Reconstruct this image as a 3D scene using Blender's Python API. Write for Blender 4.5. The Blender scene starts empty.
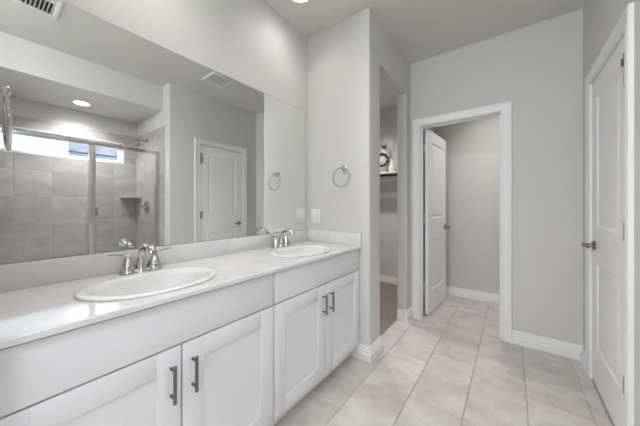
import bpy, bmesh, math, random
from mathutils import Vector, Matrix
PI = math.pi
random.seed(7)
scene = bpy.context.scene
COL = scene.collection

# ---------------------------------------------------------------- camera
cam = bpy.data.cameras.new('camera')
cam.sensor_width = 36.0
cam.lens = 36.0 * 258.76 / 640.0
cam.shift_x = 0.0
cam.shift_y = -6.87 / 640.0
cam.clip_start = 0.01
camo = bpy.data.objects.new('camera', cam)
camo.location = (1.5015, 0.0, 1.2)
camo.rotation_euler = (PI / 2, 0, math.radians(36.565))
COL.objects.link(camo)
scene.camera = camo

# ---------------------------------------------------------------- exposure, sky
scene.view_settings.view_transform = 'Standard'
scene.view_settings.look = 'None'
scene.view_settings.gamma = 1.0
scene.view_settings.use_curve_mapping = False
scene.view_settings.exposure = 0.0
SKY = 9.5          # brightness of the overcast sky
VANITY_LAMP = 2.3
SHOWER_LAMP = 28
GLOBE_FILL = 400
NEAR_LAMP = 4.6
WALK_FILL = 4.5
CLOSET_LAMP = 26
WC_LAMP = 7
FLUSH_FILL = 33.0
world = bpy.data.worlds.new('sky')
scene.world = world
world.use_nodes = True
bg = world.node_tree.nodes['Background']
bg.inputs['Color'].default_value = (0.86, 0.93, 1.0, 1)
bg.inputs['Strength'].default_value = SKY

# ---------------------------------------------------------------- materials
def mat(name, color, rough=0.5, metal=0.0, spec=0.5, coat=0.0):
    m = bpy.data.materials.new(name)
    m.use_nodes = True
    b = m.node_tree.nodes['Principled BSDF']
    b.inputs['Base Color'].default_value = (*color, 1)
    b.inputs['Roughness'].default_value = rough
    b.inputs['Metallic'].default_value = metal
    b.inputs['Specular IOR Level'].default_value = spec
    b.inputs['Coat Weight'].default_value = coat
    return m

def nodes(m):
    nt = m.node_tree
    return nt, nt.nodes, nt.links, nt.nodes['Principled BSDF']

def add_bump(m, scale, strength, dist=0.002, detail=3.0):
    nt, N, L, b = nodes(m)
    tc = N.new('ShaderNodeTexCoord')
    nz = N.new('ShaderNodeTexNoise')
    nz.inputs['Scale'].default_value = scale
    nz.inputs['Detail'].default_value = detail
    bp = N.new('ShaderNodeBump')
    bp.inputs['Strength'].default_value = strength
    bp.inputs['Distance'].default_value = dist
    L.new(tc.outputs['Object'], nz.inputs['Vector'])
    L.new(nz.outputs['Fac'], bp.inputs['Height'])
    L.new(bp.outputs['Normal'], b.inputs['Normal'])

def add_mottle(m, c1, c2, scale, detail=4.0, lo=0.35, hi=0.65, stretch=(1, 1, 1), island=0.0):
    nt, N, L, b = nodes(m)
    tc = N.new('ShaderNodeTexCoord')
    mp = N.new('ShaderNodeMapping')
    mp.inputs['Scale'].default_value = stretch
    nz = N.new('ShaderNodeTexNoise')
    nz.inputs['Scale'].default_value = scale
    nz.inputs['Detail'].default_value = detail
    nz.inputs['Roughness'].default_value = 0.6
    nz.inputs['Distortion'].default_value = 0.6
    rp = N.new('ShaderNodeValToRGB')
    rp.color_ramp.elements[0].position = lo
    rp.color_ramp.elements[1].position = hi
    rp.color_ramp.elements[0].color = (*c1, 1)
    rp.color_ramp.elements[1].color = (*c2, 1)
    L.new(tc.outputs['Object'], mp.inputs['Vector'])
    if island:
        g = N.new('ShaderNodeNewGeometry')
        ml = N.new('ShaderNodeMath'); ml.operation = 'MULTIPLY'
        ml.inputs[1].default_value = 37.0
        L.new(g.outputs['Random Per Island'], ml.inputs[0])
        cb = N.new('ShaderNodeCombineXYZ')
        for i in range(3):
            L.new(ml.outputs[0], cb.inputs[i])
        va = N.new('ShaderNodeVectorMath'); va.operation = 'ADD'
        L.new(mp.outputs['Vector'], va.inputs[0])
        L.new(cb.outputs['Vector'], va.inputs[1])
        L.new(va.outputs['Vector'], nz.inputs['Vector'])
        hs = N.new('ShaderNodeHueSaturation')
        mr = N.new('ShaderNodeMapRange')
        mr.inputs['To Min'].default_value = 1 - island
        mr.inputs['To Max'].default_value = 1 + island
        L.new(g.outputs['Random Per Island'], mr.inputs['Value'])
        L.new(mr.outputs['Result'], hs.inputs['Value'])
        L.new(nz.outputs['Fac'], rp.inputs['Fac'])
        L.new(rp.outputs['Color'], hs.inputs['Color'])
        L.new(hs.outputs['Color'], b.inputs['Base Color'])
    else:
        L.new(mp.outputs['Vector'], nz.inputs['Vector'])
        L.new(nz.outputs['Fac'], rp.inputs['Fac'])
        L.new(rp.outputs['Color'], b.inputs['Base Color'])

M = {}
M['wall'] = mat('wall_paint', (0.665, 0.655, 0.635), 0.75, spec=0.3); add_bump(M['wall'], 90, 0.22, 0.002)
M['ceil'] = mat('ceiling_paint', (0.76, 0.745, 0.72), 0.85, spec=0.2); add_bump(M['ceil'], 80, 0.2, 0.002)
M['trim'] = mat('white_trim_paint', (0.86, 0.86, 0.86), 0.35)
M['door'] = mat('white_door_paint', (0.885, 0.88, 0.88), 0.38)
M['cab'] = mat('cabinet_paint', (0.80, 0.80, 0.83), 0.42)
M['counter'] = mat('cultured_marble', (0.80, 0.79, 0.78), 0.07)
add_mottle(M['counter'], (0.72, 0.71, 0.71), (0.78, 0.775, 0.78), 7.0)
M['porcelain'] = mat('porcelain', (0.80, 0.80, 0.795), 0.06)
M['chrome'] = mat('chrome', (0.60, 0.59, 0.58), 0.10, 1.0)
M['nickel'] = mat('brushed_nickel', (0.62, 0.60, 0.57), 0.25, 1.0)
M['frame'] = mat('satin_aluminium', (0.66, 0.65, 0.63), 0.22, 1.0)
M['pull'] = mat('dark_steel', (0.20, 0.195, 0.19), 0.36, 1.0)
M['lever'] = mat('aged_nickel', (0.26, 0.245, 0.23), 0.3, 1.0)
M['mirror'] = mat('mirror_silver', (0.875, 0.885, 0.875), 0.0, 1.0)
M['mirror_edge'] = mat('mirror_edge', (0.18, 0.19, 0.19), 0.3)
M['plastic'] = mat('white_plastic', (0.82, 0.82, 0.81), 0.35)
M['black'] = mat('gap_shade_black', (0.02, 0.02, 0.02), 0.6)  # shade colour for the strip in the door's hinge gap
M['dark'] = mat('dark_duct', (0.03, 0.03, 0.03), 0.8)
M['darkrod'] = mat('dark_bronze', (0.015, 0.014, 0.013), 0.4, 0.5)
M['grout'] = mat('grout', (0.53, 0.49, 0.455), 0.9)
M['wgrout'] = mat('wall_grout', (0.62, 0.60, 0.58), 0.9)
M['tile'] = mat('floor_tile', (0.6, 0.55, 0.5), 0.42)
add_mottle(M['tile'], (0.47, 0.43, 0.40), (0.645, 0.61, 0.58), 3.2, 9.0, 0.30, 0.62, (1.3, 1.9, 1), 0.05)
M['wtile'] = mat('wall_tile', (0.5, 0.48, 0.46), 0.42)
add_mottle(M['wtile'], (0.375, 0.352, 0.352), (0.535, 0.512, 0.512), 3.2, 6.0, 0.3, 0.68, (1, 1, 1.8), 0.06)
M['carpet'] = mat('carpet', (0.2, 0.17, 0.14), 0.95, spec=0.1)
add_mottle(M['carpet'], (0.16, 0.125, 0.10), (0.40, 0.34, 0.29), 70.0, 4.0, 0.3, 0.7)
M['brick'] = mat('pale_brick', (0.8, 0.8, 0.8), 0.9)
M['shingle'] = mat('grey_shingle', (0.16, 0.19, 0.26), 0.9)
add_mottle(M['shingle'], (0.05, 0.058, 0.075), (0.12, 0.13, 0.155), 3.0)
M['ground'] = mat('pale_concrete', (0.62, 0.61, 0.58), 0.9)
M['rope'] = mat('dark_twig', (0.035, 0.028, 0.02), 0.7)
M['paleceramic'] = mat('pale_ceramic', (0.66, 0.64, 0.58), 0.25)
M['pewter'] = mat('pewter', (0.42, 0.40, 0.36), 0.3, 1.0)

def emission(name, color, strength):
    m = bpy.data.materials.new(name)
    m.use_nodes = True
    N = m.node_tree.nodes; L = m.node_tree.links
    N.clear()
    o = N.new('ShaderNodeOutputMaterial')
    e = N.new('ShaderNodeEmission')
    e.inputs['Color'].default_value = (*color, 1)
    e.inputs['Strength'].default_value = strength
    L.new(e.outputs[0], o.inputs[0])
    return m

def thin_glass(name, tint):
    m = bpy.data.materials.new(name)
    m.use_nodes = True
    N = m.node_tree.nodes; L = m.node_tree.links
    N.clear()
    o = N.new('ShaderNodeOutputMaterial')
    t = N.new('ShaderNodeBsdfTransparent'); t.inputs[0].default_value = (*tint, 1)
    g = N.new('ShaderNodeBsdfGlossy'); g.inputs['Roughness'].default_value = 0.0
    g.inputs['Color'].default_value = (1, 1, 1, 1)
    f = N.new('ShaderNodeFresnel'); f.inputs['IOR'].default_value = 1.45
    mx = N.new('ShaderNodeMixShader')
    L.new(f.outputs[0], mx.inputs[0]); L.new(t.outputs[0], mx.inputs[1]); L.new(g.outputs[0], mx.inputs[2])
    L.new(mx.outputs[0], o.inputs[0])
    return m
M['glass'] = thin_glass('shower_glass', (0.965, 0.975, 0.97))
M['wglass'] = thin_glass('window_glass', (0.97, 0.98, 0.98))

# pale brick of the neighbouring house
nt, N, L, b = nodes(M['brick'])
tc = N.new('ShaderNodeTexCoord'); mp = N.new('ShaderNodeMapping')
mp.inputs['Rotation'].default_value = (PI / 2, 0, PI / 2)
sx = N.new('ShaderNodeSeparateXYZ'); cx_ = N.new('ShaderNodeCombineXYZ')
br = N.new('ShaderNodeTexBrick')
br.inputs['Scale'].default_value = 1.0
br.inputs['Brick Width'].default_value = 0.24
br.inputs['Row Height'].default_value = 0.082
br.inputs['Mortar Size'].default_value = 0.010
br.inputs['Color1'].default_value = (0.30, 0.33, 0.37, 1)
br.inputs['Color2'].default_value = (0.38, 0.40, 0.43, 1)
br.inputs['Mortar'].default_value = (0.125, 0.14, 0.17, 1)
L.new(tc.outputs['Object'], sx.inputs[0])
L.new(sx.outputs['Y'], cx_.inputs['X']); L.new(sx.outputs['Z'], cx_.inputs['Y'])
L.new(cx_.outputs[0], br.inputs['Vector'])
L.new(br.outputs['Color'], b.inputs['Base Color'])

# ---------------------------------------------------------------- mesh helpers
class MB:
    def __init__(s):
        s.v = []; s.f = []
    def add(s, verts, faces):
        n = len(s.v)
        s.v += [tuple(p) for p in verts]
        s.f += [tuple(i + n for i in f) for f in faces]
        return s
    def box(s, x0, x1, y0, y1, z0, z1, c=0.0):
        if c <= 0:
            v = [(x, y, z) for z in (z0, z1) for y in (y0, y1) for x in (x0, x1)]
            return s.add(v, [(0, 2, 3, 1), (4, 5, 7, 6), (0, 1, 5, 4), (2, 6, 7, 3), (0, 4, 6, 2), (1, 3, 7, 5)])
        bm = bmesh.new()
        r = bmesh.ops.create_cube(bm, size=1.0)
        for q in r['verts']:
            q.co = Vector((x0 + (q.co.x + .5) * (x1 - x0), y0 + (q.co.y + .5) * (y1 - y0), z0 + (q.co.z + .5) * (z1 - z0)))
        bmesh.ops.bevel(bm, geom=list(bm.edges), offset=c, segments=2, profile=0.5, affect='EDGES')
        return s.bm(bm)
    def bm(s, bm, mtx=None):
        bm.verts.index_update()
        vs = [(mtx @ q.co) if mtx else q.co.copy() for q in bm.verts]
        fs = [[q.index for q in f.verts] for f in bm.faces]
        bm.free()
        return s.add(vs, fs)
    def prism(s, poly, z0, z1):
        n = len(poly)
        v = [(x, y, z0) for x, y in poly] + [(x, y, z1) for x, y in poly]
        f = [tuple(range(n))[::-1], tuple(range(n, 2 * n))]
        f += [(i, (i + 1) % n, n + (i + 1) % n, n + i) for i in range(n)]
        return s.add(v, f)
    def lathe(s, prof, seg=24, mtx=None, sx=1.0, sy=1.0):
        # prof: (radius, height) pairs about the z axis
        mtx = mtx or Matrix()
        v = []; f = []
        rings = []
        for r, z in prof:
            if r < 1e-6:
                rings.append([len(v)]); v.append(mtx @ Vector((0, 0, z)))
            else:
                k = []
                for i in range(seg):
                    a = 2 * PI * i / seg
                    k.append(len(v)); v.append(mtx @ Vector((r * sx * math.cos(a), r * sy * math.sin(a), z)))
                rings.append(k)
        for a, b_ in zip(rings, rings[1:]):
            if len(a) == 1 and len(b_) == 1: continue
            for i in range(seg):
                j = (i + 1) % seg
                if len(a) == 1: f.append((a[0], b_[j], b_[i]))
                elif len(b_) == 1: f.append((a[i], a[j], b_[0]))
                else: f.append((a[i], a[j], b_[j], b_[i]))
        return s.add(v, f)
    def tube(s, pts, rad, seg=12, cap=True, flat=1.0, closed=False):
        pts = [Vector(p) for p in pts]
        n = len(pts)
        if not hasattr(rad, '__len__'): rad = [rad] * n
        up = Vector((0, 0, 1))
        v = []; f = []
        prev = None
        for i, p in enumerate(pts):
            if closed: t = pts[(i + 1) % n] - pts[i - 1]
            else: t = pts[min(i + 1, n - 1)] - pts[max(i - 1, 0)]
            t.normalize()
            if prev is None:
                ref = up if abs(t.z) < 0.9 else Vector((1, 0, 0))
                side = t.cross(ref).normalized()
            else:
                side = (prev - t * prev.dot(t)).normalized()
            prev = side
            nrm = side.cross(t).normalized()
            for k in range(seg):
                a = 2 * PI * k / seg
                v.append(p + (side * math.cos(a) + nrm * math.sin(a) * flat) * rad[i])
        for i in range(n if closed else n - 1):
            a = i * seg; b_ = ((i + 1) % n) * seg
            for k in range(seg):
                j = (k + 1) % seg
                f.append((a + k, a + j, b_ + j, b_ + k))
        if cap and not closed:
            f.append(tuple(range(seg))[::-1]); f.append(tuple(range((n - 1) * seg, n * seg)))
        return s.add(v, f)
    def build(s, name, m, parent=None, smooth=True, angle=32, local=False):
        off = Vector((0, 0, 0))
        if parent is not None and not local:
            p = parent
            while p is not None:
                off += p.location; p = p.parent
        me = bpy.data.meshes.new(name)
        me.from_pydata([Vector(q) - off for q in s.v], [], s.f)
        bm = bmesh.new(); bm.from_mesh(me)
        bmesh.ops.recalc_face_normals(bm, faces=bm.faces)
        bm.to_mesh(me); bm.free()
        if smooth:
            me.polygons.foreach_set('use_smooth', [True] * len(me.polygons))
            me.set_sharp_from_angle(angle=math.radians(angle))
        for q in (m if isinstance(m, list) else [m]):
            me.materials.append(q)
        o = bpy.data.objects.new(name, me)
        COL.objects.link(o)
        if parent is not None: o.parent = parent
        return o

def tag(o, label, cat=None, group=None, kind=None):
    o['label'] = label
    if cat: o['category'] = cat
    if group: o['group'] = group
    if kind: o['kind'] = kind
    return o

def thing(name, label, cat, loc, rz=0.0, group=None):
    o = bpy.data.objects.new(name, None)
    o.empty_display_size = 0.05
    COL.objects.link(o)
    o.location = loc; o.rotation_euler = (0, 0, rz)
    return tag(o, label, cat, group)

def struct(mb, name, m, label=None, cat=None, parent=None, smooth=True, angle=32):
    o = mb.build(name, m, parent, smooth, angle)
    if parent is None:
        o['kind'] = 'structure'
        tag(o, label or name.replace('_', ' '), cat or name.split('_')[0])
    return o

def copy_tree(o, parent=None):
    c = o.copy(); COL.objects.link(c)
    if parent is not None: c.parent = parent
    for ch in list(o.children):
        copy_tree(ch, c)
    return c

def rounded(poly, radii, seg=6):
    out = []
    n = len(poly)
    for i in range(n):
        p = Vector(poly[i]); r = radii[i]
        if r <= 0: out.append((p.x, p.y)); continue
        a = (Vector(poly[i - 1]) - p).normalized(); c = (Vector(poly[(i + 1) % n]) - p).normalized()
        cen = p + (a + c) * r
        for k in range(seg + 1):
            t = k / seg * PI / 2
            q = cen - c * r * math.cos(t) - a * r * math.sin(t)
            out.append((q.x, q.y))
    return out

def slab_with_holes(outline, holes, z0, z1):
    """horizontal slab, outline and holes are lists of (x, y)"""
    bm = bmesh.new()
    edges = []
    for loop in [outline] + holes:
        vs = [bm.verts.new((x, y, z0)) for x, y in loop]
        edges += [bm.edges.new((vs[i], vs[(i + 1) % len(vs)])) for i in range(len(vs))]
    bmesh.ops.triangle_fill(bm, use_beauty=True, use_dissolve=False, edges=edges)
    r = bmesh.ops.extrude_face_region(bm, geom=list(bm.faces))
    for q in r['geom']:
        if isinstance(q, bmesh.types.BMVert): q.co.z = z1
    return bm

def circle(x, y, r, n=32, ry=None):
    ry = ry or r
    return [(x + r * math.cos(2 * PI * i / n), y + ry * math.sin(2 * PI * i / n)) for i in range(n)]

def sweep2d(path, prof, closed=False):
    """profile (s, z) swept along a floor path; s is measured to the LEFT of the path direction"""
    n = len(path); rows = []
    P = [Vector(p) for p in path]
    for i in range(n):
        d0 = (P[i] - P[i - 1]).normalized() if i > 0 else (P[1] - P[0]).normalized()
        d1 = (P[i + 1] - P[i]).normalized() if i < n - 1 else d0
        n0 = Vector((-d0.y, d0.x)); n1 = Vector((-d1.y, d1.x))
        m_ = (n0 + n1); m_ = m_ / (1 + n0.dot(n1))
        rows.append([(P[i].x + m_.x * s_, P[i].y + m_.y * s_, z) for s_, z in prof])
    k = len(prof)
    v = [p for r in rows for p in r]
    f = []
    for i in range(n - 1):
        for j in range(k):
            jj = (j + 1) % k
            f.append((i * k + j, i * k + jj, (i + 1) * k + jj, (i + 1) * k + j))
    f.append(tuple(range(k))); f.append(tuple(range((n - 1) * k, n * k))[::-1])
    return v, f

BASE = [(0, 0), (.019, 0), (.019, .052), (.0135, .058), (.0135, .076), (.0085, .082), (.0085, .098), (.004, .112), (0, .112)]
def baseboard(side, path, label):
    mb = MB(); mb.add(*sweep2d(path, BASE))
    return struct(mb, 'baseboard_' + side, M['trim'], label, 'baseboard', angle=20)

CAS = [(0, 0), (0, .010), (.006, .013), (.016, .013), (.020, .010), (.034, .012), (.050, .016), (.056, .019), (.072, .019), (.076, .014), (.076, 0)]
def casing(a, b, top, plane, flip, axis):
    """U-shaped casing around opening a..b, on a wall plane; axis 'x' = wall runs along x (normal -y), 'y' = runs along y (normal -x)"""
    rows = []
    for k in range(4):
        row = []
        for s_, t in CAS:
            u = (a - s_) if k in (0, 1) else (b + s_)
            z = 0.0 if k in (0, 3) else top + s_
            w = plane + flip * t
            row.append((u, w, z) if axis == 'x' else (w, u, z))
        rows.append(row)
    n = len(CAS)
    v = [p for r in rows for p in r]; f = []
    for i in range(3):
        for j in range(n):
            jj = (j + 1) % n
            f.append((i * n + j, i * n + jj, (i + 1) * n + jj, (i + 1) * n + j))
    f.append(tuple(range(n))); f.append(tuple(range(3 * n, 4 * n)))
    return v, f

H = 2.74       # ceiling
XS = 0.616     # face of closet wall
YS = 1.836     # stub wall at the end of the vanity
YB = 2.837     # back wall
W = 1.946      # right wall
SX = 3.0       # shower back wall
SY0, SY1 = -0.053, 1.471
HX = 2.124     # header face over shower
HZ = 2.43
OY0, OY1, OZ = 2.042, 2.700, 2.385    # closet opening
A0, A1, DT = 0.7215, 1.421, 2.045     # toilet room door opening
D0, D1 = 1.870, 2.563                 # right door opening
CY = 3.87      # far wall of closet and toilet room

# ---------------------------------------------------------------- room shell
LAMPS = [(0.265, 1.42), (0.265, 0.43), (0.98, 1.2)]  # the last one is an added fill downlight
LAMP_R = 0.075
holes = [circle(x, y, LAMP_R) for x, y in LAMPS]
holes += [circle(-0.15, 2.95, LAMP_R), circle(1.35, 3.38, LAMP_R)]
bm = slab_with_holes([(-1.4, -1.85), (3.2, -1.85), (3.2, 4.05), (-1.4, 4.05)], holes, H, H + 0.12)
struct(MB().bm(bm), 'ceiling', M['ceil'], 'grey white painted ceiling', 'ceiling')
bm = slab_with_holes([(HX, SY0), (SX, SY0), (SX, SY1), (HX, SY1)], [circle(2.64, .787, LAMP_R)], HZ, H)
struct(MB().bm(bm), 'ceiling_shower', M['wall'], 'lowered ceiling box above the shower', 'ceiling')

struct(MB().box(-.12, 0, -1.7, YS, 0, H), 'wall_left', M['wall'], 'grey painted wall behind the big mirror', 'wall')
mb = MB()
mb.prism(rounded([(-1.2, YS), (XS, YS), (XS, OY0), (.52, OY0), (.52, 1.94), (-1.2, 1.94)], [0, .016, .012, .012, 0, 0]), 0, OZ)
mb.prism(rounded([(.52, OY1), (XS, OY1), (XS, CY), (.52, CY)], [.012, .012, 0, 0]), 0, OZ)
mb.prism(rounded([(-1.2, YS), (XS, YS), (XS, CY), (.52, CY), (.52, 1.94), (-1.2, 1.94)], [0, .016, 0, 0, 0, 0]), OZ, H)
struct(mb, 'wall_closet', M['wall'], 'painted wall with a tall cased-free closet opening', 'wall')
mb = MB()
mb.box(XS, A0 - .018, YB, YB + .115, 0, H)
mb.box(A1 + .018, W, YB, YB + .115, 0, H)
mb.box(A0 - .018, A1 + .018, YB, YB + .115, DT + .018, H)
struct(mb, 'wall_back', M['wall'], 'grey end wall around the toilet room doorway', 'wall')
mb = MB()
mb.prism(rounded([(W, SY1), (3.12, SY1), (3.12, 1.60), (2.07, 1.60), (2.07, D0 - .018), (W, D0 - .018)], [.016, 0, 0, 0, 0, 0]), 0, H)
mb.box(W, 2.07, D1 + .018, CY, 0, H)
mb.box(W, 2.07, D0 - .018, D1 + .018, DT + .018, H)
mb.box(2.09, 2.12, D0 - .2, D1 + .2, 0, DT + .2)
struct(mb, 'wall_right', M['wall'], 'grey wall on the right around the closed door', 'wall')
mb = MB()
mb.prism(rounded([(W, -1.7), (2.07, -1.7), (2.07, -.17), (3.12, -.17), (3.12, SY0), (W, SY0)], [0, 0, 0, 0, 0, .016]), 0, H)
struct(mb, 'wall_near_shower', M['wall'], 'grey wall on the near side of the shower', 'wall')
struct(MB().box(-.12, 2.07, -1.82, -1.7, 0, H), 'wall_rear', M['wall'], 'grey wall behind the camera', 'wall')
struct(MB().prism(rounded([(0, -.12), (.62, -.12), (.62, 0), (0, 0)], [0, .016, .016, 0]), 0, H), 'wall_vanity_end', M['wall'], 'short wall at the near end of the vanity', 'wall')
struct(MB().box(-1.32, -1.2, 1.836, CY + .12, 0, H), 'wall_closet_left', M['wall'], 'far left wall of the closet', 'wall')
struct(MB().box(-1.2, 2.07, CY, CY + .12, 0, H), 'wall_far', M['wall'], 'far wall of the closet and toilet room', 'wall')

# shower back wall with high window
WY0, WY1, WZ0, WZ1 = 0.06, 1.30, 1.815, 2.085
mb = MB()
mb.box(SX, 3.14, SY0, WY0, 0, H); mb.box(SX, 3.14, WY1, SY1, 0, H)
mb.box(SX, 3.14, WY0, WY1, 0, WZ0); mb.box(SX, 3.14, WY0, WY1, WZ1, H)
struct(mb, 'wall_shower', M['wall'], 'wall behind the shower with a high window', 'wall')

def tiles(cells, th, gap, to3):
    """tile slabs with eased edges; cells = (u0,u1,v0,v1)"""
    mb = MB()
    e = 0.0015
    for u0, u1, v0, v1 in cells:
        a, b_, c, d = u0 + gap / 2, u1 - gap / 2, v0 + gap / 2, v1 - gap / 2
        if b_ - a < .012 or d - c < .012: continue
        v = [to3(a, c, 0), to3(b_, c, 0), to3(b_, d, 0), to3(a, d, 0),
             to3(a, c, th - e), to3(b_, c, th - e), to3(b_, d, th - e), to3(a, d, th - e),
             to3(a + e, c + e, th), to3(b_ - e, c + e, th), to3(b_ - e, d - e, th), to3(a + e, d - e, th)]
        f = [(8, 9, 10, 11)]
        for o in (0, 4):
            for i in range(4):
                j = (i + 1) % 4
                f.append((o + i, o + j, o + 4 + j, o + 4 + i))
        f.append((3, 2, 1, 0))
        mb.add(v, f)
    return mb

# shower tile
TT = 2.22
def grid(u0, u1, us, v0, v1, vs):
    U = [u0] + [u for u in us if u0 < u < u1] + [u1]
    V = [v0] + [v for v in vs if v0 < v < v1] + [v1]
    return [(a, b_, c, d) for a, b_ in zip(U, U[1:]) for c, d in zip(V, V[1:])]
rows = [0.095 + .305 * k for k in range(9)]
cols = [-.025 + .305 * k for k in range(6)]
def cut(cells, h):
    out = []
    for a, b_, c, d in cells:
        if b_ <= h[0] or a >= h[1] or d <= h[2] or c >= h[3]: out.append((a, b_, c, d)); continue
        if c < h[2]: out.append((a, b_, c, h[2]))
        if d > h[3]: out.append((a, b_, h[3], d))
        c2, d2 = max(c, h[2]), min(d, h[3])
        if a < h[0]: out.append((a, h[0], c2, d2))
        if b_ > h[1]: out.append((h[1], b_, c2, d2))
    return out
cells = cut(grid(SY0, SY1, cols, 0.0, TT, rows), (WY0, WY1, WZ0, WZ1))
o = tiles(cells, .009, .004, lambda u, v, t: (SX - .004 - t, u, v))
struct(o, 'wall_tile_back', M['wtile'], 'grey beige wall tile under the shower window', 'wall tile')
mb = MB()
for c in cut([(SY0, SY1, 0, TT)], (WY0, WY1, WZ0, WZ1)): mb.box(SX - .010, SX, c[0], c[1], c[2], c[3])
mb.box(2.05, SX - .011, SY1 - .010, SY1, 0, TT)
mb.box(2.05, SX - .011, SY0, SY0 + .010, 0, TT)
struct(mb, 'wall_grout', M['wgrout'], 'pale grout between the shower tiles', 'grout')
xc = [SX - .012 - .305 * k for k in range(5)][::-1]
o = tiles(grid(2.05, SX - .012, xc, 0.0, TT, rows), .009, .004, lambda u, v, t: (u, SY1 - .004 - t, v))
struct(o, 'wall_tile_valve', M['wtile'], 'grey beige wall tile behind the shower valve', 'wall tile')
o = tiles(grid(2.05, SX - .012, xc, 0.0, TT, rows), .009, .004, lambda u, v, t: (u, SY0 + .004 + t, v))
struct(o, 'wall_tile_near', M['wtile'], 'grey beige wall tile at the near end of the shower', 'wall tile')
mb = MB()
mb.box(2.28, SX - .0135, SY0 + .0135, SY1 - .0135, .03, .05, .004)
mb.box(2.13, 2.28, SY0 + .0135, SY1 - .0135, 0, .10, .006)
struct(mb, 'trim_curb', M['porcelain'], 'white shower base with raised curb', 'shower base')

# window in the shower wall
FW = .035
fr = MB()
fr.box(3.06, 3.11, WY0, WY1, WZ0, WZ0 + FW, .003); fr.box(3.06, 3.11, WY0, WY1, WZ1 - FW, WZ1, .003)
fr.box(3.06, 3.11, WY0, WY0 + FW, WZ0 + FW, WZ1 - FW, .003); fr.box(3.06, 3.11, WY1 - FW, WY1, WZ0 + FW, WZ1 - FW, .003)
wroot = struct(fr, 'window_1', M['trim'], 'wide shallow window high in the shower wall', 'window')
mb = MB().box(3.083, 3.087, WY0 + FW, WY1 - FW, WZ0 + FW, WZ1 - FW)
mb.build('window_glass', M['wglass'], wroot)
mb = MB()
mb.box(SX - .014, 3.06, WY0 - .012, WY1 + .012, WZ0 - .014, WZ0 + .002, .002)
mb.box(SX - .014, 3.06, WY0 - .012, WY0 + .002, WZ0, WZ1, .002)
mb.box(SX - .014, 3.06, WY1 - .002, WY1 + .012, WZ0, WZ1, .002)
mb.box(SX - .014, 3.06, WY0 - .012, WY1 + .012, WZ1 - .002, WZ1 + .012, .002)
mb.build('window_sill', M['porcelain'], wroot)

# floors
struct(MB().box(-1.3, 3.15, -1.82, 4.0, -.12, -.010), 'floor', M['grout'], 'grouted slab under the floor tile', 'floor')
cells = []
offs = {0: .28, 1: .45, 2: .46, 3: .275, 4: .47, -1: .10}
x0f = .682 - .2975
for k in range(-2, 5):
    a = .682 + .2975 * (k); b_ = a + .2975
    a, b_ = max(a, .0), min(b_, W)
    if k == -2: a = 0.0
    off = offs.get(k, .3)
    ys = [off + .6 * j for j in range(-5, 8)]
    segs = [(-1.7, CY)]
    Y = [-1.7] + [y for y in ys if -1.7 < y < CY] + [CY]
    for c, d in zip(Y, Y[1:]):
        cells.append((a, b_, c, d))
# keep the carpeted closet clear of tile
keep = []
for a, b_, c, d in cells:
    if b_ <= .524 and c >= 1.88: continue
    if a < .524 and d > 1.90:
        if c < 1.90: keep.append((a, b_, c, 1.90))
        if b_ > .524: keep.append((.524, b_, max(c, 1.90), d))
        continue
    keep.append((a, b_, c, d))
o = tiles(keep, .0105, .0022, lambda u, v, t: (u, v, -.0105 + t))
struct(o, 'floor_tile', M['tile'], 'large beige grey stone-look floor tile', 'floor')
bm = bmesh.new()
bmesh.ops.create_grid(bm, x_segments=60, y_segments=70, size=1.0)
for q in bm.verts:
    q.co = Vector((-1.2 + (q.co.x + 1) / 2 * 1.722, 1.94 + (q.co.y + 1) / 2 * 1.93, .004 + random.uniform(-.003, .003)))
struct(MB().bm(bm), 'floor_carpet', M['carpet'], 'brown grey carpet on the closet floor', 'carpet')

# baseboards (the profile lies to the left of the travel direction)
baseboard('stub', [(.525, OY0), (XS, OY0), (XS, YS), (.455, YS)], 'white stepped baseboard wrapping the short wall beside the vanity')
baseboard('jamb', [(A0 - .077, YB), (XS, YB), (XS, OY1), (.525, OY1)], 'white stepped baseboard between the closet opening and doorway')
baseboard('back', [(W, YB), (A1 + .077, YB)], 'white stepped baseboard right of the toilet room doorway')
baseboard('right', [(W, D1 + .077), (W, YB - .0152)], 'short white baseboard beyond the closed door')
baseboard('right_near', [(W, SY1 + .02), (W, D0 - .077)], 'white baseboard between the shower and the closed door')
baseboard('toilet_room', [(W, YB + .115), (W, CY), (XS, CY), (XS, YB + .13)], 'white stepped baseboard around the toilet room')
baseboard('closet', [(.52, CY), (-1.2, CY)], 'white baseboard along the closet far wall')

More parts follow.
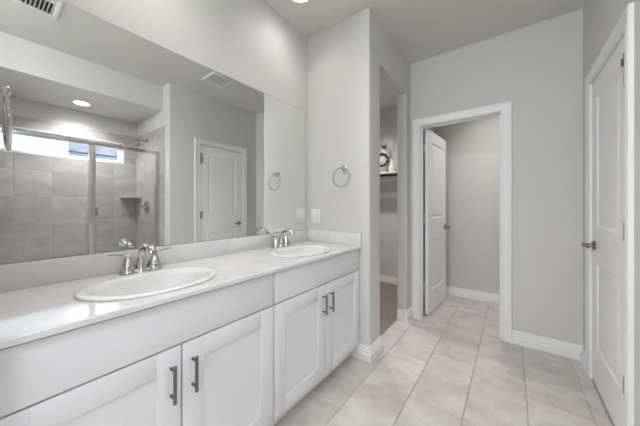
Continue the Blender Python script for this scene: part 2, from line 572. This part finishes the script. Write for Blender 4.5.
# ---------------------------------------------------------------- doors
def panel_door(w, h, th, panels):
    """leaf in local coords: hinge edge at u=0, u along width, v height, faces at t=0 and t=th"""
    us = sorted({0, w} | {p[0] for p in panels} | {p[1] for p in panels})
    vs = sorted({0, h} | {p[2] for p in panels} | {p[3] for p in panels})
    V = []; F = []
    def quad(pts):
        n = len(V); V.extend(pts); F.append((n, n + 1, n + 2, n + 3))
    for side in (0, 1):
        def P(u, v, dep):
            return (u, dep if side == 0 else th - dep, v)
        for a, b_ in zip(us, us[1:]):
            for c, d in zip(vs, vs[1:]):
                hit = any(p[0] <= a + 1e-6 and p[1] >= b_ - 1e-6 and p[2] <= c + 1e-6 and p[3] >= d - 1e-6 for p in panels)
                if not hit: quad([P(a, c, 0), P(b_, c, 0), P(b_, d, 0), P(a, d, 0)])
        for a, b_, c, d in panels:
            rings = [(0, 0), (.007, .006), (.014, .009), (.026, .009), (.052, .003)]
            R = [[P(a + i, c + i, e), P(b_ - i, c + i, e), P(b_ - i, d - i, e), P(a + i, d - i, e)] for i, e in rings]
            for r0, r1 in zip(R, R[1:]):
                for k in range(4):
                    j = (k + 1) % 4
                    quad([r0[k], r0[j], r1[j], r1[k]])
            quad(R[-1])
    for a, b_ in zip(us, us[1:]):
        quad([(a, 0, 0), (b_, 0, 0), (b_, th, 0), (a, th, 0)]); quad([(a, 0, h), (b_, 0, h), (b_, th, h), (a, th, h)])
    for c, d in zip(vs, vs[1:]):
        quad([(0, 0, c), (0, th, c), (0, th, d), (0, 0, d)]); quad([(w, 0, c), (w, th, c), (w, th, d), (w, 0, d)])
    bm = bmesh.new()
    vv = [bm.verts.new(p) for p in V]
    for f in F: bm.faces.new([vv[i] for i in f])
    bmesh.ops.remove_doubles(bm, verts=bm.verts, dist=1e-5)
    return bm

def lever_set(parent, u, v, th, sides=(0, 1), length=.105):
    for side in sides:
        y0 = 0 if side == 0 else th; sg = -1 if side == 0 else 1
        mb = MB()
        mt = Matrix.Translation((u, y0, v)) @ Matrix.Rotation(PI / 2 * (1 if sg < 0 else -1), 4, 'X')
        mb.lathe([(0, 0), (.031, 0), (.031, .006), (.027, .012), (.014, .015), (.0115, .03), (.0115, .042), (.0135, .045), (.0135, .060), (.008, .063), (0, .063)], 20, mt)
        ln = [(u, y0 + sg * .053, v), (u - .03, y0 + sg * .055, v + .002), (u - .07, y0 + sg * .055, v + .001), (u - length, y0 + sg * .05, v - .004)]
        mb.tube(ln, [.0105, .0095, .0085, .008], 10)
        mb.build('door_handle', M['lever'], parent, local=True)

def hinge(parent, v, y, x=-.0035, stop=False):
    mb = MB()
    mb.tube([(x, y, v - .048), (x, y, v + .048)], .0058, 10)
    for k in (-.05, .05): mb.lathe([(0, -.003), (.0045, -.002), (.0045, .002), (0, .003)], 10, Matrix.Translation((x, y, v + k)))
    mb.box(x, x + .032, y - .002 if y < 0 else y - .0045, y + .0045 if y < 0 else y + .002, v - .045, v + .045)
    o = mb.build('hinge', M['nickel'], parent, local=True)
    return o

LW, LH, LT = .7, 2.028, .035
PAN = [(.118, LW - .118, .245, .81), (.118, LW - .118, 1.045, 1.905)]

# toilet room doorway trim and open leaf
def jamb(a, b, plane0, plane1, axis):
    mb = MB()
    def bx(u0, u1, z0, z1, w0=plane0, w1=plane1):
        if axis == 'x': mb.box(u0, u1, w0, w1, z0, z1)
        else: mb.box(w0, w1, u0, u1, z0, z1)
    bx(a - .018, a, 0, DT + .018); bx(b, b + .018, 0, DT + .018); bx(a, b, DT, DT + .018)
    return mb, bx
mb, bx = jamb(A0, A1, YB - .0, YB + .115, 'x')
bx(A0, A0 + .010, 0, DT - .010, YB + .045, YB + .078); bx(A1 - .010, A1, 0, DT - .010, YB + .045, YB + .078); bx(A0, A1, DT - .010, DT, YB + .045, YB + .078)
mb.add(*casing(A0 - .004, A1 + .004, DT + .004, YB, -1, 'x'))
mb.add(*casing(A0 - .004, A1 + .004, DT + .004, YB + .115, 1, 'x'))
gapmb = MB().box(A0 - .004, A0 + .0115, YB + .1205, YB + .1265, .015, 2.035)  # black strip painting the shade in the gap beside the hinge edge
t1 = struct(mb, 'trim_1', M['trim'], 'white casing and jamb around the toilet room doorway', 'door casing', angle=20)

gapmb.build('gap_shade', M['black'], t1)
d1 = panel_door(LW - .004, LH, LT, PAN)
dr = MB().bm(d1).build('door_1', M['door'], None, angle=12)
dr['kind'] = 'structure'; tag(dr, 'white two-panel door standing open into the toilet room', 'door')
dr.location = (A0 + .048, YB + .128, .012)
dr.rotation_euler = (0, 0, math.radians(86.0))
lever_set(dr, LW - .068, .925, LT, (0, 1))
for v in (.30, 1.06, 1.82): hinge(dr, v, LT + .006, -.006)

# right wall door, closed
mb, bx = jamb(D0, D1, W, W + .124, 'y')
bx(D0, D0 + .012, 0, DT - .012, W + .040, W + .124); bx(D1 - .012, D1, 0, DT - .012, W + .040, W + .124); bx(D0, D1, DT - .012, DT, W + .040, W + .124)
mb.add(*casing(D0 - .004, D1 + .004, DT + .004, W, -1, 'y'))
struct(mb, 'trim_2', M['trim'], 'white casing and jamb around the closed door on the right', 'door casing', angle=20)
LW2 = D1 - D0 - .007
d2 = panel_door(LW2, LH, LT, [(.118, LW2 - .118, .245, .81), (.118, LW2 - .118, 1.045, 1.905)])
dr2 = MB().bm(d2).build('door_2', M['door'], None, angle=12)
dr2['kind'] = 'structure'; tag(dr2, 'closed white two-panel door in the right wall', 'door')
# local u -> +y, local t -> +x needs mirrored handedness: face t=0 toward the room
dr2.location = (W + .002 + LT, D0 + .0035, .012)
dr2.rotation_euler = (0, 0, PI / 2)
lever_set(dr2, LW2 - .068, .925, LT, (1,))
for v in (.315, 1.065, 1.825): hinge(dr2, v, LT + .0075)
mb = MB()
mb.tube([(-.0035, LT + .0085, 1.878), (-.0035, LT + .0085, 1.925)], .0085, 12)
mb.tube([(.016, LT + .014, 1.868), (.016, LT + .014, 1.905)], .006, 10)
mb.box(-.0035, .016, LT + .008, LT + .0125, 1.884, 1.896, .001)
mb.tube([(-.0035, LT + .0085, 1.752), (-.0035, LT + .0085, 1.772)], .0055, 10)
mb.build('door_stop', M['lever'], dr2, local=True)

# ---------------------------------------------------------------- vanity
CF = .511     # carcass front
FZ = .862     # carcass top
UW = .914
def shaker(w, z0, z1, u0):
    """frame with a recessed flat panel; local x = depth, y = along"""
    r = .081
    fr = MB()
    fr.box(0, .019, u0, u0 + r, z0, z1, .0009)
    fr.box(0, .019, u0 + w - r, u0 + w, z0, z1, .0009)
    fr.box(0, .019, u0 + r, u0 + w - r, z1 - r, z1, .0009)
    fr.box(0, .019, u0 + r, u0 + w - r, z0, z0 + r, .0009)
    fr.box(.004, .0138, u0 + r - .002, u0 + w - r + .002, z0 + r - .002, z1 - r + .002)
    return fr

def make_cabinet():
    root = thing('vanity_cabinet', '', 'cabinet', (CF, 0, 0))
    body = MB()
    D = CF - .004
    body.box(-D, 0, .0005, .018, .10, FZ); body.box(-D, 0, UW - .018, UW - .0005, .10, FZ)
    body.box(-D, -.0, .018, UW - .018, .10, .118)
    body.box(-D, -D + .012, .018, UW - .018, .118, FZ)
    body.box(-.02, 0, .018, UW - .018, .67, .72); body.box(-.02, 0, .018, UW - .018, FZ - .03, FZ)
    body.box(-.02, 0, UW / 2 - .02, UW / 2 + .02, .118, .67)
    body.build('carcass', M['cab'], root, local=True)
    MB().box(-.075, -.057, .0005, UW - .0005, 0, .10).build('toe_kick', M['cab'], root, local=True)
    MB().box(0.0008, .0198, .0035, UW - .0035, .700, FZ - .003, .0012).build('false_front', M['cab'], root, local=True)
    w = (UW - .012) / 2
    for k, u0 in ((0, .0035), (1, .0035 + w + .005)):
        mb = shaker(w, .104, .6935, u0)
        mb.v = [(x + .0008, y, z) for x, y, z in mb.v]
        dr_ = mb.build('cabinet_door', M['cab'], root, local=True)
        hy = u0 + w - .036 if k == 0 else u0 + .036
        h_ = MB()
        h_.tube([(.052, hy, .512), (.052, hy, .642)], .0062, 12)
        for z in (.529, .625): h_.tube([(.0198, hy, z), (.052, hy, z)], .0048, 10)
        h_.build('bar_pull', M['pull'], dr_, local=True)
    return root
cab = make_cabinet()
cab.location = (CF, .003, 0)
tag(cab, 'white shaker base cabinet under the sink nearest the camera', 'cabinet', 'vanity base cabinets')
cab2 = copy_tree(cab)
cab2.location = (CF, .003 + UW + .0005, 0)
tag(cab2, 'white shaker base cabinet beside the short wall and light switch', 'cabinet', 'vanity base cabinets')

CT, CB = .887, .866
SINKS = [(.318, .460), (.318, 1.372)]
SAX, SAY = .190, .253
# countertop
ct = thing('vanity_countertop', 'long glossy white vanity countertop with low backsplash', 'countertop', (.003, .92, CB))
mb = MB()
y0c, y1c = .003, YS - .003
outl = [(.003, y0c), (.546, y0c), (.546, y1c), (.003, y1c)]
bm = slab_with_holes(outl, [circle(x, y, SAX - .03, 48, SAY - .03) for x, y in SINKS], CB, CT)
mb.bm(bm)
mb.add([(.546, y, z) for y in (y0c, y1c) for z in (CB, CT)] + [(.5495, y, z) for y in (y0c, y1c) for z in (CB + .003, CT - .003)],
       [(4, 5, 7, 6), (1, 5, 7, 3), (0, 4, 6, 2), (0, 1, 5, 4), (2, 3, 7, 6)])
mb.build('countertop', M['counter'], ct, angle=25)
MB().box(.0005, .021, y0c, y1c, CT + .0003, .987, .002).build('backsplash', M['counter'], ct)
MB().box(.0215, .548, y1c - .019, y1c, CT + .0003, .987, .002).build('side_splash', M['counter'], ct)
MB().box(.0215, .548, y0c, y0c + .019, CT + .0003, .987, .002).build('side_splash', M['counter'], ct)

# sinks
def make_sink():
    root = thing('sink', '', 'sink', (0, 0, CT))
    V = []; F = []; n = 56
    rings = [(.004, .0005, 0), (.001, .003, 0), (.001, .006, 0), (.005, .0095, 0), (.012, .0108, 0), (.030, .0100, .002), (.042, .0085, .006), (.048, .004, .008),
             (.053, -.014, .009), (.061, -.048, .009), (.075, -.085, .008), (.097, -.112, .006), (.130, -.128, .0), (.168, -.134, 0)]
    for o_, z, sh in rings:
        for i in range(n):
            a = 2 * PI * i / n
            V.append((sh + (SAX - o_) * math.cos(a), (SAY - o_ * 1.0) * math.sin(a) if o_ < .1 else (SAY - o_ - (o_ - .1) * .75) * math.sin(a), z))
    for r in range(len(rings) - 1):
        for i in range(n):
            j = (i + 1) % n
            F.append((r * n + i, r * n + j, (r + 1) * n + j, (r + 1) * n + i))
    F.append(tuple(range((len(rings) - 1) * n, len(rings) * n)))
    m2 = MB(); m2.add(V, F)
    m2.build('basin', M['porcelain'], root, local=True, angle=60)
    d = MB().lathe([(.0, -.1315), (.014, -.1315), (.016, -.132), (.022, -.130), (.024, -.1325), (.02, -.134), (0, -.134)], 20)
    d.build('drain', M['chrome'], root, local=True)
    return root
sink = make_sink()
sink.location = (*SINKS[0], CT)
tag(sink, 'oval white drop-in sink nearest the camera', 'sink', 'vanity sinks')
s2 = copy_tree(sink); s2.location = (*SINKS[1], CT)
tag(s2, 'oval white drop-in sink beside the short wall', 'sink', 'vanity sinks')

# faucets
def make_faucet():
    root = thing('faucet', '', 'faucet', (0, 0, CT))
    sp = MB()
    sp.lathe([(0, 0), (.029, 0), (.030, .003), (.028, .008), (.0245, .013), (.023, .03), (.021, .05), (.018, .062), (0, .064)], 22)
    path = [(0, .05, .021), (.001, .072, .0185), (.006, .094, .0165), (.020, .114, .0155), (.042, .126, .0155), (.068, .131, .0165), (.094, .129, .0175), (.114, .121, .0175), (.126, .108, .0165), (.129, .101, .0155)]
    sp.tube([(x, 0, z) for x, z, r in path], [r for x, z, r in path], 16, flat=.62)
    sp.build('spout', M['chrome'], root, local=True)
    for s in (-1, 1):
        hb = MB().lathe([(0, 0), (.0345, 0), (.0352, .003), (.0335, .010), (.0315, .018), (.0300, .021), (.0305, .024), (.0270, .034), (.0205, .052), (.0145, .068), (.0125, .074), (.0135, .078), (.012, .084), (.007, .088), (0, .089)], 22, Matrix.Translation((0, s * .0555, 0)))
        ho = hb.build('handle', M['chrome'], root, local=True)
        lv = MB().tube([(0, s * .052, .081), (.004, s * .078, .088), (.008, s * .100, .094), (.010, s * .122, .097), (.010, s * .134, .0965)], [.0055, .0065, .007, .0065, .003], 10, flat=.5)
        lv.build('lever', M['chrome'], ho, local=True)
    return root
fa = make_faucet()
fa.location = (.078, .486, CT + .0005)
tag(fa, 'chrome two-handle arched faucet at the sink nearest the camera', 'faucet', 'vanity faucets')
f2 = copy_tree(fa); f2.location = (.078, 1.418, CT + .0005)
tag(f2, 'chrome two-handle arched faucet at the sink beside the short wall', 'faucet', 'vanity faucets')

# mirror
mr = thing('wall_mirror', 'long frameless mirror above the vanity backsplash', 'mirror', (.0, .9, .989))
MB().box(.0055, .006, .006, 1.789, .9895, 2.048).build('mirror_glass', M['mirror'], mr)
MB().box(.0005, .0055, .0045, 1.7905, .9885, 2.0495).build('mirror_back', M['mirror_edge'], mr)

# towel rings
def make_ring(R=.077, out=0.0):
    root = thing('towel_ring', '', 'towel ring', (0, 0, 0))
    mb = MB()
    rt = Matrix.Rotation(-PI / 2, 4, 'X')     # lathe axis -> +y
    mb.lathe([(0, 0), (.026, 0), (.027, .004), (.024, .009), (.014, .013), (.010, .02), (.010, .044 + out), (.013, .048 + out), (.014, .056 + out), (.011, .064 + out), (0, .066 + out)], 20, rt)
    mb.build('wall_post', M['chrome'], root, local=True)
    pts = [(R * math.sin(2 * PI * i / 40), .053 + out + .012 * (1 - math.cos(2 * PI * i / 40)) / 2 * .6, -R + R * math.cos(2 * PI * i / 40) - .004) for i in range(40)]
    MB().tube(pts, .0048, 10, closed=True).build('ring', M['chrome'], root, local=True)
    return root
tr = make_ring()
tr.location = (.395, YS, 1.515); tr.rotation_euler = (0, 0, PI)
tag(tr, 'chrome towel ring on the short wall above the light switch', 'towel ring', 'towel rings')
tr2 = copy_tree(tr); tr2.location = (.395, 0.0005, 1.515); tr2.rotation_euler = (0, 0, 0)
tag(tr2, 'chrome towel ring seen edge-on at the far left, by the near end of the vanity', 'towel ring', 'towel rings')

# switch and outlet plate
pl = thing('wall_plate', 'white two-gang switch and outlet plate above the side splash', 'switch plate', (.092, YS, 1.11))
MB().box(.044, .140, YS - .006, YS, 1.047, 1.177, .002).build('plate', M['plastic'], pl)
sw = MB().box(.054, .088, YS - .0085, YS - .006, 1.077, 1.143, .001)
sw.build('rocker_switch', M['plastic'], pl)
ou = MB().box(.096, .130, YS - .008, YS - .006, 1.077, 1.143, .001).build('outlet', M['plastic'], pl)
mb = MB()
for z in (1.092, 1.127):
    mb.box(.106, .108, YS - .0084, YS - .0079, z - .004, z + .005); mb.box(.117, .119, YS - .0084, YS - .0079, z - .004, z + .005)
    mb.box(.1115, .1145, YS - .0084, YS - .0079, z - .011, z - .008)
mb.build('slot', M['dark'], ou)

# ---------------------------------------------------------------- lamps
def can_light(x, y, z, strength, color, label, group=None, spread=110):
    root = thing('recessed_light', label, 'ceiling light', (x, y, z), 0, group)
    t = MB().lathe([(LAMP_R - .006, .002), (LAMP_R - .004, -.004), (LAMP_R + .004, -.006), (LAMP_R + .018, -.003), (LAMP_R + .019, 0), (LAMP_R - .002, .0005)], 36, Matrix())
    t.build('trim_ring', M['trim'], root, local=True)
    c = MB().lathe([(LAMP_R - .001, .0), (LAMP_R - .006, .03), (LAMP_R - .012, .07), (LAMP_R - .012, .078)], 32)
    c.build('reflector', M['trim'], root, local=True)
    e = MB().lathe([(0, .060), (LAMP_R - .011, .060), (LAMP_R - .011, .064), (0, .064)], 32)
    e.build('lens', emission('lamp_glow', color, 12.0), root, local=True)
    li = bpy.data.lights.new('downlight', 'AREA')
    li.shape = 'DISK'; li.size = (LAMP_R - .013) * 2
    li.energy = strength; li.color = color
    li.spread = math.radians(spread)
    lo = bpy.data.objects.new('downlight', li)
    COL.objects.link(lo)
    lo.parent = root; lo.location = (0, 0, .058)
    return root
WARM = (1.0, .975, .945)
COOL = (.90, .95, 1.0)
can_light(*LAMPS[0], H, VANITY_LAMP, WARM, 'round recessed ceiling light above the sink beside the short wall', 'recessed ceiling lights', 155)
can_light(*LAMPS[1], H, NEAR_LAMP, WARM, 'round recessed ceiling light above the sink nearest the camera', 'recessed ceiling lights', 155)
can_light(*LAMPS[2], H, WALK_FILL, WARM, 'round recessed fill light added over the walkway between vanity and shower', 'recessed ceiling lights', 140)  # unseen downlight added to brighten the cabinet fronts
can_light(-.15, 2.95, H, CLOSET_LAMP, WARM, 'round recessed ceiling light inside the closet', 'recessed ceiling lights', 172)
can_light(1.35, 3.38, H, WC_LAMP, WARM, 'round recessed ceiling light inside the toilet room', 'recessed ceiling lights')
can_light(2.64, .787, HZ, SHOWER_LAMP, WARM, 'round recessed light in the lowered shower ceiling', 'recessed ceiling lights', 168)

# flush dome added out of view behind the camera as soft fill
fl = thing('flush_fill_light', 'round frosted flush fill light added behind the camera', 'ceiling light', (1.62, -.95, H))
MB().lathe([(0, 0), (.27, 0), (.275, -.012), (.27, -.03), (.25, -.034), (.245, -.028), (0, -.028)], 40).build('base', M['nickel'], fl, local=True)
MB().lathe([(.244, -.0285), (.235, -.055), (.19, -.085), (.10, -.105), (0, -.112)], 40).build('fill_dome', emission('dome_fill_glow', COOL, FLUSH_FILL), fl, local=True)

gl = thing('globe_fill_light', 'small globe fill light added behind the camera beside the vanity end wall', 'ceiling light', (.63, -.95, H))  # unseen lamp added to light the floor and far walls
MB().lathe([(0, 0), (.065, 0), (.065, -.02), (.05, -.03), (.045, -.06), (0, -.06)], 32).build('base', M['nickel'], gl, local=True)
MB().lathe([(.044, -.0605), (.07, -.08), (.082, -.115), (.07, -.155), (.04, -.18), (0, -.186)], 32).build('fill_globe', emission('globe_fill_glow', COOL, GLOBE_FILL), gl, local=True)

# exhaust fan grille
fx0, fx1, fy0, fy1 = 1.225, 1.51, 1.65, 1.935
fan = thing('exhaust_fan', 'square white exhaust fan grille on the ceiling, reflected in the mirror', 'exhaust fan', ((fx0 + fx1) / 2, (fy0 + fy1) / 2, H))
mb = MB()
b_ = .038
mb.box(fx0, fx1, fy0, fy0 + b_, H - .016, H, .004); mb.box(fx0, fx1, fy1 - b_, fy1, H - .016, H, .004)
mb.box(fx0, fx0 + b_, fy0 + b_, fy1 - b_, H - .016, H, .004); mb.box(fx1 - b_, fx1, fy0 + b_, fy1 - b_, H - .016, H, .004)
mb.build('grille_frame', M['plastic'], fan)
mb = MB().box(fx0 + b_, fx1 - b_, fy0 + b_, fy1 - b_, H - .003, H - .0005)
mb.build('intake', M['pull'], fan)
mb = MB()
for k in range(13):
    y = fy0 + b_ + .008 + k * .0155
    mb.box(fx0 + b_, fx1 - b_, y, y + .0075, H - .013, H - .004)
mb.build('louver', M['plastic'], fan)

# supply air register
vx0, vx1, vy0, vy1 = 1.265, 1.505, .06, .42
vent = thing('air_vent', 'white slotted air register on the ceiling at the top left of the mirror', 'air vent', ((vx0 + vx1) / 2, (vy0 + vy1) / 2, H))
mb = MB(); b_ = .036
mb.box(vx0, vx1, vy0, vy0 + b_, H - .010, H, .003); mb.box(vx0, vx1, vy1 - b_, vy1, H - .010, H, .003)
mb.box(vx0, vx0 + b_, vy0 + b_, vy1 - b_, H - .010, H, .003); mb.box(vx1 - b_, vx1, vy0 + b_, vy1 - b_, H - .010, H, .003)
mb.build('register_frame', M['plastic'], vent)
MB().box(vx0 + b_, vx1 - b_, vy0 + b_, vy1 - b_, H - .002, H - .0005).build('duct', M['dark'], vent)
for k in range(13):
    y = vy0 + b_ + .010 + k * .0222
    s_ = MB()
    s_.add([(x, y + dy, z) for x in (vx0 + b_, vx1 - b_) for dy, z in ((0, H - .010), (.003, H - .010), (.010, H - .002), (.007, H - .002))],
           [(0, 1, 2, 3), (4, 5, 6, 7), (0, 4, 5, 1), (1, 5, 6, 2), (2, 6, 7, 3), (3, 7, 4, 0)])
    s_.build('slat', M['plastic'], vent)

# ---------------------------------------------------------------- shower
GX = 2.20
GT = 1.905
sd = thing('shower_enclosure', 'framed clear glass shower door and side panel', 'shower door', (GX, .7, .10))
mb = MB()
ya, yb = SY0 + .0145, SY1 - .0145
mb.box(GX - .018, GX + .018, ya, yb, GT - .035, GT, .003)
mb.build('header_rail', M['frame'], sd)
MB().box(GX - .018, GX + .018, ya, yb, .1005, .125, .003).build('bottom_rail', M['frame'], sd)
for y in (ya, yb - .028): MB().box(GX - .014, GX + .014, y, y + .028, .125, GT - .035, .002).build('wall_channel', M['frame'], sd)
PY = .785
MB().box(GX - .016, GX + .016, PY - .026, PY + .022, .125, GT - .035, .003).build('centre_post', M['frame'], sd)
MB().box(GX - .003, GX + .003, ya + .026, PY - .024, .125, GT - .035).build('fixed_glass', M['glass'], sd)
g = MB().box(GX - .003, GX + .003, PY + .026, yb - .030, .130, GT - .040).build('door_glass', M['glass'], sd)
df = MB()
df.box(GX - .010, GX + .010, yb - .048, yb - .030, .130, GT - .040, .002); df.box(GX - .010, GX + .010, PY + .0225, PY + .034, .130, GT - .040, .002)
df.build('door_frame', M['frame'], g)
MB().box(GX - .030, GX - .010, PY + .036, PY + .050, 1.10, 1.185, .004).build('door_pull', M['pull'], g)

sh = thing('showerhead', 'chrome shower head on a bent arm high on the shower wall', 'shower head', (2.585, SY1 - .0132, 2.10))
yw = SY1 - .0132
mb = MB()
mb.lathe([(0, 0), (.030, 0), (.030, .004), (.018, .010), (0, .011)], 20, Matrix.Translation((2.585, yw, 2.105)) @ Matrix.Rotation(PI / 2, 4, 'X'))
mb.tube([(2.585, yw, 2.105), (2.585, yw - .05, 2.105), (2.585, yw - .09, 2.095), (2.585, yw - .14, 2.062)], .0105, 12)
mb.build('shower_arm', M['chrome'], sh)
mt = Matrix.Translation((2.585, yw - .135, 2.066)) @ Matrix.Rotation(math.radians(-145), 4, 'X')
MB().lathe([(0, 0), (.012, 0), (.013, .014), (.018, .022), (.036, .045), (.040, .052), (.038, .056), (0, .056)], 22, mt).build('spray_head', M['chrome'], sh)

va = thing('shower_valve', 'round chrome shower valve with lever on the tiled shower wall', 'shower valve', (2.586, yw, 1.187))
mt = Matrix.Translation((2.586, yw, 1.187)) @ Matrix.Rotation(PI / 2, 4, 'X')
MB().lathe([(0, 0), (.088, 0), (.088, .004), (.080, .010), (.035, .014), (.030, .03), (.026, .055), (.022, .06), (0, .06)], 30, mt).build('escutcheon', M['chrome'], va)
MB().tube([(2.586, yw - .045, 1.187), (2.55, yw - .052, 1.170), (2.515, yw - .058, 1.15)], [.012, .009, .007], 10).build('lever', M['chrome'], va)

cs = MB()
n = 12
R = .205
prof = [(SX - .0135, yw)] + [(SX - .0135 - R * math.sin(PI / 2 * k / n) ** 1.0 * 1.0, yw - R * math.cos(PI / 2 * k / n)) for k in range(n + 1)]
cs.prism(prof, 1.318, 1.338)
tag(cs.build('corner_shelf', M['wtile']), 'small quarter-round shelf in the tiled shower corner', 'shelf')

# ---------------------------------------------------------------- closet contents
SZ = 1.690
shf = thing('closet_shelf', 'white closet shelf with dark hanging rod under it', 'shelf', (-.34, CY, SZ))
MB().box(-1.199, .519, CY - .305, CY - .0005, SZ - .019, SZ, .002).build('shelf_board', M['trim'], shf)
MB().box(-1.199, .519, CY - .02, CY - .0005, SZ - .11, SZ - .0195, .001).build('cleat', M['trim'], shf)
MB().tube([(-1.198, CY - .285, SZ - .043), (.518, CY - .285, SZ - .043)], .019, 14).build('hanging_rod', M['darkrod'], shf)
lw = thing('wall_rail', 'white board with a hook on the closet wall below the shelf', 'wall rail', (-.34, CY, 1.36))
MB().box(-1.199, .519, CY - .02, CY - .0005, 1.325, 1.415, .002).build('board', M['trim'], lw)
mb = MB()
mb.box(-.20, -.165, CY - .045, CY - .0205, 1.37, 1.44, .003)
mb.tube([(-.182, CY - .045, 1.43), (-.182, CY - .085, 1.43), (-.182, CY - .09, 1.46)], .008, 8)
mb.build('hook', M['plastic'], lw)

YI = CY - .15
bx_, by_ = -.055, YI
bt = thing('decorative_bottle', 'tall pale round-bellied bottle with dark twig ring on the closet shelf', 'bottle', (bx_, by_, SZ))
MB().lathe([(0, .0005), (.060, .0005), (.066, .012), (.048, .030), (.040, .06), (.055, .085), (.088, .12), (.103, .17), (.105, .21), (.094, .26), (.066, .30), (.036, .325), (.024, .345), (.022, .37), (.030, .378), (0, .38)], 28, Matrix.Translation((bx_, by_, SZ)), 1.0, .62).build('body', M['paleceramic'], bt)
cz = SZ + .20
dirv = Vector((1.5 - bx_, -by_, 0)).normalized(); sd_ = Vector((-dirv.y, dirv.x, 0))
pts = []
for i in range(60):
    a_ = 2 * PI * i / 60
    q = Vector((bx_, by_, cz)) + Vector((.088 * math.cos(a_), 0, .088 * math.sin(a_))) + Vector((0, -.066, 0))
    pts.append(q)
MB().tube(pts, [.010 + .011 * abs(math.sin(i * .53)) ** 1.5 for i in range(60)], 9, closed=True).build('twig_ring', M['rope'], bt)
MB().box(bx_ - .030, bx_ + .030, by_ - .03, by_ + .03, SZ + .3795, SZ + .445, .010).build('stopper', M['lever'], bt)
vs_ = MB().lathe([(0, .0005), (.030, .0005), (.050, .03), (.052, .07), (.036, .12), (.022, .16), (.018, .19), (.024, .205), (.020, .205), (.014, .19), (.016, .16), (0, .12)], 22, Matrix.Translation((.082, YI - .03, SZ)))
tag(vs_.build('vase', M['porcelain']), 'small white vase right of the round-bellied bottle on the closet shelf', 'vase')
wp = thing('access_plate', 'small white plate on the closet wall above the shelf', 'wall plate', (0, CY, 2.14))
MB().box(-.045, .035, CY - .012, CY - .0005, 2.075, 2.205, .003).build('cover', M['plastic'], wp)
MB().box(-.022, .012, CY - .016, CY - .0125, 2.11, 2.17, .002).build('button', M['plastic'], wp)

# ---------------------------------------------------------------- outdoors beyond the shower window
struct(MB().box(3.2, 30, -12, 16, -.3, -.15), 'ground', M['ground'], 'pale concrete side yard outside the window', 'ground')
nh = thing('house', 'pale brick neighbouring house seen through the shower window', 'house', (8, 0, -.15))
MB().box(7.0, 12.0, -9, 1.38, -.15, 4.6).build('wall', M['brick'], nh)
mb = MB()
mb.add([(6.7, -9.3, 4.55), (6.7, 1.45, 4.55), (12.3, 1.45, 4.55), (12.3, -9.3, 4.55), (9.5, -6.5, 6.8), (9.5, -1.0, 6.8)],
       [(0, 1, 2, 3), (0, 1, 5, 4), (1, 2, 5), (2, 3, 4, 5), (3, 0, 4)])
mb.build('roof', M['shingle'], nh, smooth=False)
nh2 = thing('house', 'low dark-roofed house seen at the right end of the shower window', 'house', (14, 6, -.15))
MB().box(12.8, 18.0, -1.5, 12.0, -.15, 3.45).build('wall', M['brick'], nh2)
mb = MB()
mb.add([(12.4, -1.9, 3.38), (12.4, 12.4, 3.38), (18.4, 12.4, 3.38), (18.4, -1.9, 3.38), (15.4, -1.9, 5.6), (15.4, 12.4, 5.6)],
       [(0, 1, 2, 3), (0, 1, 5, 4), (1, 2, 5), (2, 3, 4, 5), (3, 0, 4)])
mb.build('roof', M['shingle'], nh2, smooth=False)
